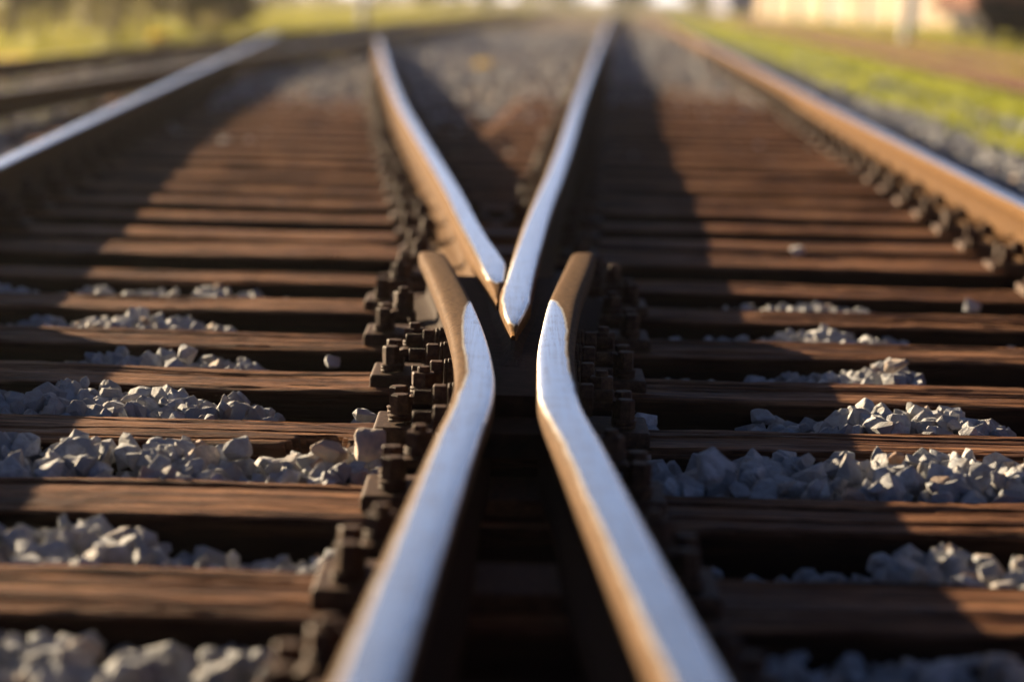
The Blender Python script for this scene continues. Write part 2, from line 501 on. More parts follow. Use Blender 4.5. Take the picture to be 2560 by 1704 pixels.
pr_pts = [(0.0015, 4.500), (0.0020, 4.68), (0.0035, 4.88), (0.0205, 5.525), (0.036, 6.0), (0.066, 6.85), (0.130, 8.35), (0.180, 9.6), (0.326, 13.568), (0.682, 22.654), (1.57, 45.2), (2.73, 74.0), (4.7, 122.0)]
point_rail = sweep_rail("point_rail", np.concatenate([smooth_path(pr_pts[:7], 0.03), smooth_path(pr_pts[6:], 0.5)[1:]]), MAT["rail"],
    band=interp([(4.38, .02, -.02), (4.54, .006, -.004), (4.60, -.010, .013), (4.72, -.018, .023), (4.9, -.026, .0325), (5.5, -.027, .031), (6, -.026, .033), (9, -.024, .033), (130, -.024, .030)]),
    hw=interp([(4.50, .0040, .0045), (4.58, .0105, .0105), (4.74, .0220, .0220), (4.9, .0315, .0325), (5.06, .0345, .0325), (5.16, .0330, .0325), (5.3, .0300, .0325), (5.6, .0305, .0330), (5.9, .0335, .0335)]), burr=.0011,
    foot=interp([(4.38, .02, .02), (4.9, .028, .03), (6, .04, .04), (7.5, .0625, .0625)]),
    drop=interp([(4.50, .020), (4.54, .012), (4.60, .005), (4.78, .0015), (5.0, 0)]))
tag(point_rail, "shiny rail running back from the pointed nose toward the upper right", "rail", "rails of the crossing nose")
sr_pts = [(-0.0325, 5.00), (-0.0365, 5.10), (-0.044, 5.30), (-0.0580, 5.61), (-0.0785, 5.90), (-0.130, 6.592), (-0.1995, 7.60), (-0.268, 8.506), (-0.440, 10.75), (-0.590, 12.72), (-0.940, 17.8), (-1.58, 27.8), (-1.93, 33.2)]
splice_rail = sweep_rail("splice_rail", np.concatenate([smooth_path(sr_pts[:8], 0.03), smooth_path(sr_pts[7:], 0.4)[1:]]), MAT["rail"],
    band=interp([(5.0, .03, -.03), (5.18, .006, .0), (5.28, -.012, .026), (5.40, -.018, .034), (5.6, -.022, .041), (6, -.0225, .034), (40, -.0225, .032)]),
    hw=interp([(5.00, .002, .003), (5.10, .0055, .0140), (5.3, .0160, .0245), (5.5, .0265, .0345), (5.60, .0305, .0395), (5.7, .0325, .0395), (5.9, .0335, .0385), (6.15, .0335, .0335)]),
    foot=interp([(5.0, .02, .01), (6, .04, .02), (7.5, .0625, .0625)]),
    drop=interp([(5.00, .020), (5.09, .009), (5.2, .005), (5.32, .0015), (5.5, 0)]))
tag(splice_rail, "shiny rail with a rounded front end butting the nose, running back to the upper left", "rail", "rails of the crossing nose")

# filler block in the throat and under the nose
fb = bmesh.new()


def block(bm, rows, top, bot):
    """rows: (y, xl, xr) ; a solid with the given plan, level top"""
    vs = []
    for y, a, b in rows:
        vs.append([bm.verts.new((a, y, top)), bm.verts.new((b, y, top)), bm.verts.new((b, y, bot)), bm.verts.new((a, y, bot))])
    for p, q in zip(vs, vs[1:]):
        for i in range(4):
            bm.faces.new((p[i], p[(i + 1) % 4], q[(i + 1) % 4], q[i]))
    bm.faces.new(vs[0][::-1]); bm.faces.new(vs[-1])
    bmesh.ops.recalc_face_normals(bm, faces=bm.faces)


block(fb, [(3.98, -.052, .068), (4.2, -.058, .068), (4.5, -.074, .078), (4.9, -.10, .095), (5.4, -.14, .125), (5.7, -.155, .14)], RT - 0.048, 0.03)
block(fb, [(3.80, -.0495, .0675), (3.955, -.0500, .0675)], RT - 0.080, RT - 0.120)
# flanks that flare down from the nose
vs = []
for y, w, wt, zt in [(4.30, .022, .003, RT - .0475), (4.38, .020, .0032, RT - .042), (4.46, .018, .0035, RT - .032), (4.54, .020, .004, RT - .024), (4.7, .03, .012, RT - .022), (4.9, .045, .02, RT - .02), (5.3, .06, .03, RT - .03)]:
    cx = 0.0015 + max(0, y - 4.9) * .02 * 0
    vs.append([fb.verts.new((cx - w, y, RT - .0485)), fb.verts.new((cx - wt - (w - wt) * .35, y, (RT - .0485 + zt) / 2 + .001)), fb.verts.new((cx - wt, y, zt)),
               fb.verts.new((cx + wt, y, zt)), fb.verts.new((cx + wt + (w - wt) * .35, y, (RT - .0485 + zt) / 2 + .001)), fb.verts.new((cx + w, y, RT - .0485))])
for p, q in zip(vs, vs[1:]):
    for i in range(5): fb.faces.new((p[i], p[i + 1], q[i + 1], q[i]))
fb.faces.new(vs[0]); bmesh.ops.recalc_face_normals(fb, faces=fb.faces)
filler = link("filler_block", bm_mesh("filler_block", fb), MAT["block"])
tag(filler, "dark steel block filling the throat in front of the pointed nose", "steel block")


# frog bolts, bolted crosswise through the left wing rail
def hex_prism(bm, r, z0, z1, mat=None, ch=0.0025, rot0=0.0):
    add_lathe(bm, [(r * 0.88, z0), (r, z0 + ch), (r, z1 - ch), (r * 0.88, z1)], 6, mat, rot0)


def thread(bm, r, z0, z1, mat=None, pitch=0.0026):
    prof = []; z = z0
    while z < z1 - pitch:
        prof += [(r * 0.89, z), (r, z + pitch * 0.45), (r, z + pitch * 0.6)]; z += pitch
    prof += [(r * 0.86, z1)]
    add_lathe(bm, prof, 18, mat)


AX = Matrix.Rotation(-math.pi / 2, 4, 'Y')        # local z -> -x
bmb = bmesh.new(); thread(bmb, 0.0125, 0.072, 0.104, AX); me_bolt = bm_mesh("crossing_bolt", bmb)
bmb = bmesh.new()
hex_prism(bmb, 0.0245, 0.045, 0.070, AX, 0.003, math.radians(30))
add_lathe(bmb, [(0.024, 0.0375), (0.0255, 0.039), (0.0255, 0.042), (0.024, 0.0435)], 20, AX)
add_lathe(bmb, [(0.027, 0.010), (0.027, 0.0355), (0.0255, 0.0365)], 20, AX)
me_bnut = bm_mesh("nut", bmb)
LW = lambda y: float(np.interp(y, [p[1] for p in lw_pts], [p[0] for p in lw_pts]))
RW = lambda y: float(np.interp(y, [p[1] for p in rw_pts], [p[0] for p in rw_pts]))
for y, dz in [(3.97, -.006), (4.15, 0), (4.43, 0), (4.64, .001), (4.85, 0)]:
    b = link("crossing_bolt", me_bolt, MAT["plate"], left_wing, (LW(y) + .002, y, 0.083 + dz))
    nn = link("nut", me_bnut, MAT["plate"], b)
for y in (4.2, 4.45, 4.66, 4.87):
    b = link("crossing_bolt", me_bolt, MAT["plate"], right_wing, (RW(y) - .002, y, 0.083)); b.rotation_euler = (0, 0, math.pi)
    link("nut", me_bnut, MAT["plate"], b)

# ---- plain rails
RRx = lambda y: float(np.interp(y, [0, 7.6, 12.2, 20.85, 50.9, 122], [1.345, 1.612, 1.790, 2.150, 3.38, 6.25]))
LOx = lambda y: float(np.interp(y, [0, 4, 8.37, 12.0, 20.85, 38.5], [-1.245, -1.50, -1.790, -2.030, -2.590, -3.72]))
right_rail = sweep_rail("running_rail", smooth_path([(RRx(y), y) for y in (0.5, 4, 7.6, 12.2, 20.85, 50.9, 122)], 0.4), MAT["rail"], band=lambda y: (-.0265, .031))
tag(right_rail, "long shiny rail with orange-lit rusty side along the right, beside the grey gravel shoulder", "rail")
left_rail = sweep_rail("running_rail", smooth_path([(LOx(y), y) for y in (0.5, 4, 8.37, 12.0, 20.85, 36.0)], 0.3), MAT["rail"], band=lambda y: (-.026, .031), z0=FOOT + .002)
tag(left_rail, "shiny outer rail at left crossing diagonally toward the neighbouring track", "rail")
chk = [(LOx(y) + 0.155 + max(0, y - 5.2) ** 2 * .12 + max(0, 1.6 - y) ** 2 * .08, y) for y in np.linspace(0.8, 5.9, 24)]
check_rail = sweep_rail("check_rail", smooth_path(chk, 0.1), MAT["oldrail"], z0=FOOT + .034, foot=lambda y: (.01, .0625))
tag(check_rail, "rusty guard rail close inside the left outer rail, throwing its shadow on the sleepers", "guard rail")
AX_ = lambda y: -3.60 + 0.043 * y
for nm, off, lab in (("neighbour_rail", 0.0, "near brown-topped rail of the neighbouring track at upper left"),
                     ("neighbour_rail", -1.507, "far brown-topped rail of the neighbouring track at upper left, beside the grass")):
    o = sweep_rail(nm, smooth_path([(AX_(y) + off, y) for y in (3, 20, 40, 70, 122)], 0.6), MAT["rail_dull"], band=lambda y: (-.020, .024), z0=FOOT - .002)
    tag(o, lab, "rail", "rails of the left neighbouring track")
OX = lambda y: 4.25 + 0.043 * y
for off, lab in ((0.0, "near rust-red rail of the disused track beyond the bright green grass"), (1.507, "far rust-red rail of the disused track, next to the right meadow")):
    o = sweep_rail("disused_rail", smooth_path([(OX(y) + off, y) for y in (6, 30, 60, 120)], 1.0), MAT["oldrail"], z0=FOOT - .09)
    tag(o, lab, "rail", "rails of the disused right track")

# ------------------------------------------------------------------ sleepers
PITCH_S = 0.592
ROW = [2.985 + PITCH_S * k for k in range(0, 64)]


def sleeper_mesh(name, length, width, depth, nx, ntop, seed, notch=None, cracks=9, broad=False):
    rng = np.random.default_rng(seed)
    xs = np.linspace(-length / 2, length / 2, nx)
    # cross-section from back bottom over the top to front bottom: (v across 0..1 on top, kind)
    top = np.linspace(0, 1, ntop)
    nb = 4; nside = 5
    sec = []
    for i in range(nside): sec.append((width / 2, -depth + (depth - .012) * i / nside))
    for i in range(nb):
        a = math.pi / 2 * i / nb; sec.append((width / 2 - .010 + .010 * math.cos(a), -.010 + .010 * math.sin(a)))
    for t in top: sec.append((width / 2 - .010 - (width - .020) * t, 0.0))
    for i in range(1, nb + 1):
        a = math.pi / 2 * i / nb; sec.append((-(width / 2 - .010) - .010 * math.sin(a), -.010 + .010 * math.cos(a)))
    for i in range(1, nside + 1): sec.append((-width / 2, -.012 - (depth - .012) * i / nside))
    sec = np.array(sec); k = len(sec)
    X = np.repeat(xs[:, None], k, 1); Yc = np.tile(sec[:, 0], (nx, 1)); Z = np.tile(sec[:, 1], (nx, 1))
    # wandering edges, warp, worn corners
    fe = noise1(xs, .25, rng, .005) + noise1(xs, .06, rng, .0025) + noise1(xs, .02, rng, .0012)
    be = noise1(xs, .25, rng, .005) + noise1(xs, .06, rng, .0025)
    w = (sec[:, 0] / width + .5)
    Yc = Yc + fe[:, None] * (1 - w) + be[:, None] * w
    Z = Z + noise1(xs, .5, rng, .003)[:, None]
    istop = (sec[:, 1] > -.004).astype(float)
    Z = Z + istop * noise2(X, Yc, (.16, .022), rng, .0022) + istop * noise2(X, Yc, (.5, .05), rng, .003) + istop * noise2(X, Yc, (.03, .008), rng, .0009)
    # sag of the rounded, weathered edge
    edge = np.clip((np.abs(sec[:, 0]) - (width / 2 - .035)) / .035, 0, 1) ** 2
    Z = Z - edge * (0.004 + np.abs(noise1(xs, .12, rng, .005)))[:, None] * istop
    # lengthwise cracks
    for c in range(cracks):
        yc = rng.uniform(-.42, .42) * width; x0 = rng.uniform(-length / 2, length / 2); ln = rng.uniform(.3, 1.3)
        dp = rng.uniform(.007, .018); wd = rng.uniform(.0025, .0065)
        line = yc + noise1(xs, .3, rng, .008) + noise1(xs, .05, rng, .0018)
        env = np.clip(1 - np.abs(xs - x0) / ln, 0, 1) ** .5
        Z = Z - istop * dp * env[:, None] * np.exp(-((Yc - line[:, None]) / wd) ** 2)
    front = (sec[:, 0] < -width / 2 + .02) & (sec[:, 1] > -.1)
    if notch:
        for (x0, x1, dpt) in notch:
            e = ramp01(xs, x0, x0 + .03) * (1 - ramp01(xs, x1 - .09, x1)) * (1 + noise1(xs, .03, rng, .3))
            lo = -width / 2 + dpt * e
            hit = (Yc < lo[:, None]) & (e[:, None] > .05)
            Z = np.where(hit, np.minimum(Z, -.05), Z)
    V = np.stack([X, Yc, Z], -1).reshape(-1, 3)
    i = np.arange(nx * k).reshape(nx, k)
    F = np.stack([i[:-1, :-1], i[:-1, 1:], i[1:, 1:], i[1:, :-1]], -1).reshape(-1, 4)
    Fl = [tuple(f) for f in F] + [tuple(i[0, :][::-1]), tuple(i[-1, :])]
    side = np.clip((-sec[:, 1] - .004) / .008, 0, 1)  # mask for the shade painted on the sides
    me = mesh_np(name, V, Fl, True, {"side_shade": np.tile(side, (nx, 1)).ravel()}); me.materials.append(MAT["wood"])
    bmx = bmesh.new(); bmx.from_mesh(me); bmesh.ops.recalc_face_normals(bmx, faces=bmx.faces); bmx.to_mesh(me); bmx.free()
    return me


RX = lambda y: float(np.interp(y, [p[1] for p in pr_pts], [p[0] for p in pr_pts]))
LX = lambda y: float(np.interp(y, [p[1] for p in sr_pts], [p[0] for p in sr_pts]))
SL_W = 0.268
NEAR_NOTE = {
    0: "brown timber sleeper across the lower edge of the picture, lowest one fully seen",
    1: "second timber sleeper from the bottom, out of focus, beneath the large near stones",
    2: "third timber sleeper from the bottom, with a chipped front edge below the throat",
    3: "fourth timber sleeper from the bottom, sharp grain with long dark cracks",
    4: "fifth timber sleeper from the bottom, crossing under the pointed nose",
    5: "sixth timber sleeper from the bottom, just behind the pointed nose",
    6: "seventh timber sleeper from the bottom, under the brown flared rail ends",
    7: "eighth timber sleeper from the bottom, behind the flared rail ends",
}
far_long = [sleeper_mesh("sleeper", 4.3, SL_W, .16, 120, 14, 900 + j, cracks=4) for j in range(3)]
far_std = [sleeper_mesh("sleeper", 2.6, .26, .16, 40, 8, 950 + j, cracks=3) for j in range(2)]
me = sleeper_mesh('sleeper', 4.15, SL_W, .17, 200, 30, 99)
o = link('sleeper', me, None, None, (.075, ROW[0] - PITCH_S + SL_W / 2, -.010))
tag(o, 'nearest timber sleeper, mostly cut off by the bottom edge under the blurred stones', 'railway sleeper', 'timber sleepers')
for k, y in enumerate(ROW):
    yc = y + SL_W / 2
    if k < 8:
        xl, xr = -2.0, 2.15
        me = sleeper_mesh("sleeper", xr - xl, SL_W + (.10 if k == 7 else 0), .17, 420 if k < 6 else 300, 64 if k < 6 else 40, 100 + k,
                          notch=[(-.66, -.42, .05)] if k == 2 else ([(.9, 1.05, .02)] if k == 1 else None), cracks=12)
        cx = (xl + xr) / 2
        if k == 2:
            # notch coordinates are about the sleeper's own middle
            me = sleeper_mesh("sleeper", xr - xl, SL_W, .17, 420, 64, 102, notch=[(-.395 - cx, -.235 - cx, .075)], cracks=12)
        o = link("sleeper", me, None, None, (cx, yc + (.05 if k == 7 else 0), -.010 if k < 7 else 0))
        o.rotation_euler = (0, 0, math.radians(-0.15 + R.uniform(-.25, .25)))
        tag(o, NEAR_NOTE[k], "railway sleeper", "timber sleepers")
    elif y < 12.0:
        cx = (RRx(y) + LOx(y)) / 2
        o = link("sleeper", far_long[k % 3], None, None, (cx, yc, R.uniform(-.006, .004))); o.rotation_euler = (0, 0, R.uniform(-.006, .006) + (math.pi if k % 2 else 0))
        tag(o, f"{ORD[k]} timber sleeper from the bottom, blurred, reaching across both tracks", "railway sleeper", "timber sleepers")
    else:
        if y < 34:
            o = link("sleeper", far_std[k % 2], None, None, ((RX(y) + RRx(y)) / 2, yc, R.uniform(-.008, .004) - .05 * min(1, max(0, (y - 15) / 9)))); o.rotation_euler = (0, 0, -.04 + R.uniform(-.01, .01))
            n = k - 15
            if n < 6: tag(o, f"{ORD[n]} short sleeper in the right track past the point where the tracks separate", "railway sleeper", "sleepers of the right track")
            else: tag(o, "faint blurred sleeper far along the right track, half sunk in gravel", "railway sleeper", "far sleepers of the right track")
        if y < 22:
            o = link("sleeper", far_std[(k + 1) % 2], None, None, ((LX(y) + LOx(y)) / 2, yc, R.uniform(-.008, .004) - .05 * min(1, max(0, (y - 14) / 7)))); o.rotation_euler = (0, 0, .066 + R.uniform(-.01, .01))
            n = k - 15
            if n < 6: tag(o, f"{ORD[n]} short sleeper in the left track past the point where the tracks separate", "railway sleeper", "sleepers of the left track")
            else: tag(o, "faint blurred sleeper far along the left track, half sunk in gravel", "railway sleeper", "far sleepers of the left track")

# ------------------------------------------------------------------ fastenings
# coach screw: double spring washer and a tall hexagonal head
bmx = bmesh.new()
hex_prism(bmx, 0.0175, 0.016, 0.054, None, 0.003, 0.4)
add_lathe(bmx, [(0.0175, 0.0145), (0.0225, 0.0150), (0.0225, 0.0162), (0.0170, 0.0185)], 20)
me_screw = bm_mesh("coach_screw", bmx); me_screw.materials.append(MAT["plate"])


def spring_washer(r0, r1, h, z):
    b = bmesh.new(); n = 22; turns = 2
    vs = []
    for i in range(n * turns + 1):
        a = 2 * math.pi * i / n; zz = z + h * 1.25 * i / n * 0.9
        c, s = math.cos(a), math.sin(a)
        vs.append([b.verts.new((r1 * c, r1 * s, zz)), b.verts.new((r1 * 1.02 * c, r1 * 1.02 * s, zz + h / 2)), b.verts.new((r1 * c, r1 * s, zz + h)), b.verts.new((r0 * c, r0 * s, zz + h)), b.verts.new((r0 * c, r0 * s, zz))])
    for p, q in zip(vs, vs[1:]):
        for i in range(5): b.faces.new((p[i], p[(i + 1) % 5], q[(i + 1) % 5], q[i]))
    b.faces.new(vs[0][::-1]); b.faces.new(vs[-1]); bmesh.ops.recalc_face_normals(b, faces=b.faces)
    return b


me_wash = bm_mesh("spring_washer", spring_washer(.011, .0205, .0058, 0.0), True); me_wash.materials.append(MAT["plate"])
# clamp: an upturned U that bridges from the plate to the rail foot; its open side shows to the front
cb = bmesh.new()
outer = [(-.034, 0.0), (-.034, .034), (-.030, .042), (-.022, .046), (.016, .046), (.025, .042), (.029, .034), (.029, .016)]
inner = [(.016, .016), (.016, .028), (.011, .033), (-.016, .033), (-.021, .028), (-.021, 0.0)]
pl = outer + inner
fr = [cb.verts.new((x, -.027, z)) for x, z in pl]; bk = [cb.verts.new((x, .027, z)) for x, z in pl]
cb.faces.new(fr); cb.faces.new(bk[::-1])
for i in range(len(pl)): cb.faces.new((fr[i], bk[i], bk[(i + 1) % len(pl)], fr[(i + 1) % len(pl)]))
add_box(cb, -.041, -.0345, -.026, .026, 0, .012, .002)
bmesh.ops.recalc_face_normals(cb, faces=cb.faces)
me_clamp = bm_mesh("clamp", cb); me_clamp.materials.append(MAT["plate"])
nb_ = bmesh.new()
hex_prism(nb_, 0.0235, 0.060, 0.086, None, 0.003, 0.25)
add_lathe(nb_, [(0.0115, 0.086), (0.0115, 0.0945), (0.0100, 0.0965)], 16)
me_nut = bm_mesh("nut", nb_); me_nut.materials.append(MAT["plate"])
me_wash2 = bm_mesh("spring_washer", spring_washer(.012, .0235, .0055, .046), True); me_wash2.materials.append(MAT["plate"])


def plate_mesh(x0, x1, d=.178):
    b = bmesh.new(); add_box(b, x0, x1, -d / 2, d / 2, -.014, .0155, .0065, 3)
    m = bm_mesh("base_plate", b); m.materials.append(MAT["plate"]); return m


def joined(x0, x1, clamps):
    """a far fastening in one mesh"""
    b = bmesh.new(); add_box(b, x0, x1, -.089, .089, 0, .0155, .004, 1)
    for x in (x0 + .04, x1 - .04):
        for y in (-.045, .045): hex_prism(b, .020, .0155, .068, Matrix.Translation((x, y, 0)))
    for x in clamps:
        add_box(b, x - .032, x + .032, -.027, .027, .0155, .062, .006, 1); hex_prism(b, .0235, .06, .105, Matrix.Translation((x, 0, 0)))
    m = bm_mesh("rail_fastening", b); m.materials.append(MAT["plate"]); return m


def fastening(x0, x1, yc, clamps, rz=0.0, label="", group="", sides=(1, 1), cx=None, low=1.0):
    """clamps: (x, facing) facing +1 when the rail lies on the right of the clamp"""
    cx = (x0 + x1) / 2 if cx is None else cx
    t = empty("rail_fastening", (cx, yc, 0.0), rz)
    link("base_plate", plate_mesh(x0 - cx, x1 - cx), None, t)
    for i, x in enumerate((x0 - cx + .043, x1 - cx - .043)):
        if not sides[i]: continue
        for y in (-.047, .045):
            s = link("coach_screw", me_screw, None, t, (x + R.uniform(-.004, .004), y, .0155)); s.rotation_euler = (R.uniform(-.03, .03), R.uniform(-.03, .03), R.uniform(0, 1))
            wv = link("spring_washer", me_wash, None, s); wv.rotation_euler = (0, 0, R.uniform(0, 6))
    for x, f in clamps:
        c = link("clamp", me_clamp, None, t, (x - cx, R.uniform(-.006, .006), .0155)); c.rotation_euler = (0, 0, 0 if f > 0 else math.pi); c.scale = (1, 1, low)
        nu = link("nut", me_nut, None, c, (0, 0, R.uniform(-.001, .001))); nu.rotation_euler = (0, 0, R.uniform(0, 1))
        link("spring_washer", me_wash2, None, c)
    return tag(t, label, "rail fastening", group)


CEN = ["on the lowest sleeper under both near rails, blurred", "on the second sleeper from the bottom, under the two near rails", "just before the throat, beneath its narrowest part",
       "beside the crosswise bolts, level with the point of the nose", "left and right of the nose, behind the crosswise bolts", "under the flared wing rails where the splice rail begins",
       "at the very ends of the flared wing rails"]
y = ROW[0] - PITCH_S + .134
fastening(LW(y) - .168, RW(y) + .168, y, [(LW(y) - .082, 1), (RW(y) + .082, -1)], 0, 'nearest rusty bolted plate, strongly blurred at the very bottom edge', 'bolted plates under the crossing')
for k in range(0, 7):
    y = ROW[k] + .134
    if k < 5 or y < 5.9: a, b = LW(y), RW(y)
    else: a, b = LW(5.9), RW(5.9)
    if k == 6: a, b = LX(y) - .04, RX(y) + .04
    fastening(a - .168, b + .168, y, [(a - .082, 1), (b + .082, -1)], 0, "rusty bolted plate " + CEN[k], "bolted plates under the crossing")
# behind the crossing: one shared plate, then a plate under each leg
for k in range(7, 60):
    y = ROW[k] + .134 + (.05 if k == 7 else 0)
    a, b = LX(y), RX(y)
    if b - a < .37:
        fastening(a - .168, b + .168, y, [(a - .082, 1), (b + .082, -1)], 0,
                  f"{ORD[k-7]} rusty bolted plate behind the flared rail ends, shared by both diverging rails", "bolted plates behind the crossing")
        continue
    far = y > 17
    for x, nm, rz, lim in ((a, "left diverging rail", .066, 22), (b, "right diverging rail", -.04, 34)):
        if y > lim: continue
        if far:
            o = link("rail_fastening", FAR1 if "FAR1" in globals() else None or joined(-.17, .17, (-.085, .085)), None, None, (x, y, 0)); o.rotation_euler = (0, 0, rz)
            if "FAR1" not in globals(): FAR1 = o.data
            tag(o, f"tiny blurred fastening far back on the {nm}", "rail fastening", f"far fastenings of the {nm}")
        else:
            n = k - 9
            fastening(x - .17, x + .17, y, [(x - .082, 1), (x + .082, -1)], rz, f"{ORD[n]} blurred bolted fastening on the {nm}, counted away from the nose", f"fastenings of the {nm}", low=.68)
nr = 0
for k in range(5, 54):
    y = ROW[k] + .134; x = RRx(y)
    if y < 17:
        fastening(x - .17, x + .17, y, [(x - .082, 1), (x + .082, -1)], -.04, f"{ORD[nr]} bolted fastening inside the long right rail, counted from the right picture edge", "fastenings of the right rail", low=.68)
        nr += 1
    elif y < 34:
        o = link("rail_fastening", FAR1, None, None, (x, y, 0)); o.rotation_euler = (0, 0, -.04)
        tag(o, "tiny blurred fastening far back on the long right rail", "rail fastening", "far fastenings of the right rail")
nl = 0
for k in range(8, 32):
    y = ROW[k] + .134; x = LOx(y)
    o = link("rail_fastening", FAR1, None, None, (x, y, 0)); o.rotation_euler = (0, 0, .066)
    tag(o, "dim blurred fastening in the shade inside the left outer rail", "rail fastening", "fastenings of the left outer rail")

# ------------------------------------------------------------------ stones
def hull_stone(seed, npts, bev, sub):
    rng = np.random.default_rng(seed)
    b = bmesh.new()
    sc = np.array([rng.uniform(.8, 1.15), rng.uniform(.75, 1.1), rng.uniform(.6, .85)])
    for _ in range(npts):
        d = rng.normal(size=3); d /= np.linalg.norm(d); d = np.sign(d) * np.abs(d) ** .85
        b.verts.new((d * rng.uniform(.8, 1.05) * sc).tolist())
    r = bmesh.ops.convex_hull(b, input=b.verts)
    bmesh.ops.delete(b, geom=[v for v in b.verts if not v.link_faces], context='VERTS')
    bmesh.ops.dissolve_limit(b, angle_limit=math.radians(14), verts=b.verts, edges=b.edges)
    if bev:
        bmesh.ops.bevel(b, geom=list(b.edges), offset=bev, segments=1, affect='EDGES', clamp_overlap=True)
    bmesh.ops.triangulate(b, faces=b.faces)
    for _ in range(sub):
        bmesh.ops.subdivide_edges(b, edges=[e for e in b.edges if e.calc_length() > .28], cuts=1, use_grid_fill=False)
        bmesh.ops.triangulate(b, faces=b.faces)
    b.verts.ensure_lookup_table()
    V = np.array([v.co for v in b.verts]); b.faces.ensure_lookup_table()
    F = np.array([[v.index for v in f.verts] for f in b.faces]); b.free()
    if sub:
        for st, am in ((.7, .035), (.3, .024)):
            V = V + np.stack([noise2(V[:, 1], V[:, 2], st, rng, am), noise2(V[:, 0], V[:, 2], st, rng, am), noise2(V[:, 0], V[:, 1], st, rng, am)], 1)
    return V, F


STN = [hull_stone(300 + i, 12 + i % 6, .028, 2) for i in range(22)]
STF = [hull_stone(400 + i, 10, 0, 0) for i in range(10)]


def rand_rot(rng, n):
    q = rng.normal(size=(n, 4)); q /= np.linalg.norm(q, axis=1)[:, None]
    w, x, y, z = q.T
    return np.stack([np.stack([1 - 2 * (y*y + z*z), 2 * (x*y - z*w), 2 * (x*z + y*w)], -1), np.stack([2 * (x*y + z*w), 1 - 2 * (x*x + z*z), 2 * (y*z - x*w)], -1),
                     np.stack([2 * (x*z - y*w), 2 * (y*z + x*w), 1 - 2 * (x*x + y*y)], -1)], -2)


def scatter(name, P, size, bank, rng, tint=None):
    Vs, Fs, Ts = [], [], []; off = 0
    n = len(P); rot = rand_rot(rng, n)
    t = rng.uniform(0, .86, n) if tint is None else tint
    t = np.where(rng.uniform(size=n) < .05, rng.uniform(.88, 1, n), t)
    which = rng.integers(0, len(bank), n)
    for b, (V, F) in enumerate(bank):
        idx = np.where(which == b)[0]
        if not len(idx): continue
        A = np.einsum('nij,vj->nvi', rot[idx], V) * size[idx, None, None] + P[idx, None, :]
        nv = len(V)
        Vs.append(A.reshape(-1, 3)); Fs.append((F[None] + (np.arange(len(idx)) * nv)[:, None, None]).reshape(-1, 3) + off)
        Ts.append(np.repeat(t[idx], nv)); off += nv * len(idx)
    me = mesh_np(name, np.concatenate(Vs), np.concatenate(Fs), False, {"tint": np.concatenate(Ts)})
    me.materials.append(MAT["stone"]); return me


# fill height of every crib: (x in metres, height of the stone tops above / below the sleeper tops)
def px(d, y): return (d * 1.0866 - 1280) * y / 6105.0


LOW = -.105
CRIB = {
    -1: [(0, .015), (300, .02), (420, .0), (470, .012), (730, .005), (800, -.03), (1300, -.06), (1650, -.03), (1720, .0), (2100, .012), (2356, .02)],
    0: [(-200, .03), (0, .03), (280, .026), (340, -.012), (430, -.03), (450, -.005), (540, -.012), (570, -.03), (620, -.015), (760, .0), (850, -.05), (1300, -.10), (1560, -.04), (1650, -.03), (2060, -.025), (2110, .012), (2356, .02), (2500, .02)],
    1: [(-200, .05), (0, .045), (400, .04), (520, .03), (600, .01), (680, .035), (830, .04), (900, .02), (980, -.03), (1180, -.12), (1380, -.02), (1440, .03), (1750, .042), (2100, .05), (2500, .045)],
    2: [(-200, .02), (0, .015), (80, .042), (170, .035), (480, .024), (540, .012), (600, -.004), (650, -.05), (780, -.07), (830, -.012), (870, -.03), (1000, -.09), (1400, -.06), (1500, -.01), (1530, -.06), (1600, -.04), (1640, -.022), (1690, -.05), (1750, -.012), (1900, -.006), (1980, .03), (2250, .03), (2300, .01), (2330, .004), (2400, -.03)],
    3: [(-200, -.04), (0, -.03), (130, -.012), (210, .022), (330, .018), (420, .016), (500, .008), (590, -.008), (640, -.06), (760, -.04), (800, -.09), (1480, -.07), (1560, -.012), (1620, -.03), (1700, -.014), (1800, -.006), (1900, .008), (2000, .014), (2080, .03), (2150, .005), (2190, -.06), (2356, -.08)],
    4: [(-200, -.02), (0, .0), (60, .01), (150, -.004), (270, .032), (350, .014), (430, .014), (540, -.012), (600, -.07), (1500, -.05), (1540, -.014), (1680, -.008), (1790, .0), (1910, .034), (2000, .01), (2130, -.01), (2180, -.07), (2330, -.02), (2380, -.01)],
    5: [(-200, .0), (0, .012), (60, -.004), (230, .012), (310, .004), (480, .024), (560, .008), (640, -.014), (700, -.06), (1380, -.05), (1600, -.03), (1680, -.004), (1790, .012), (1950, .012), (2030, -.004), (2080, -.07), (2240, -.014), (2300, -.06)],
    6: [(-200, -.03), (300, -.07), (590, -.05), (640, -.07), (1400, -.07), (1780, -.05), (1840, -.015), (1900, -.06), (2356, -.08)],
    7: [(-200, -.05), (300, -.06), (700, -.07), (1500, -.05), (1740, -.02), (1800, .0), (1860, -.01), (1920, -.05), (2300, -.06)],
    8: [(-200, -.03), (400, -.05), (560, -.03), (700, -.07), (1400, -.06), (1560, -.02), (1680, -.01), (1900, -.035), (2300, -.06)],
}
for k in range(9, 16): CRIB[k] = [(-200, -.04), (300, -.02), (500, -.03), (650, -.012), (760, -.03), (900, -.06), (1400, -.05), (1600, -.02), (1700, -.008), (1850, -.02), (2300, -.06)]

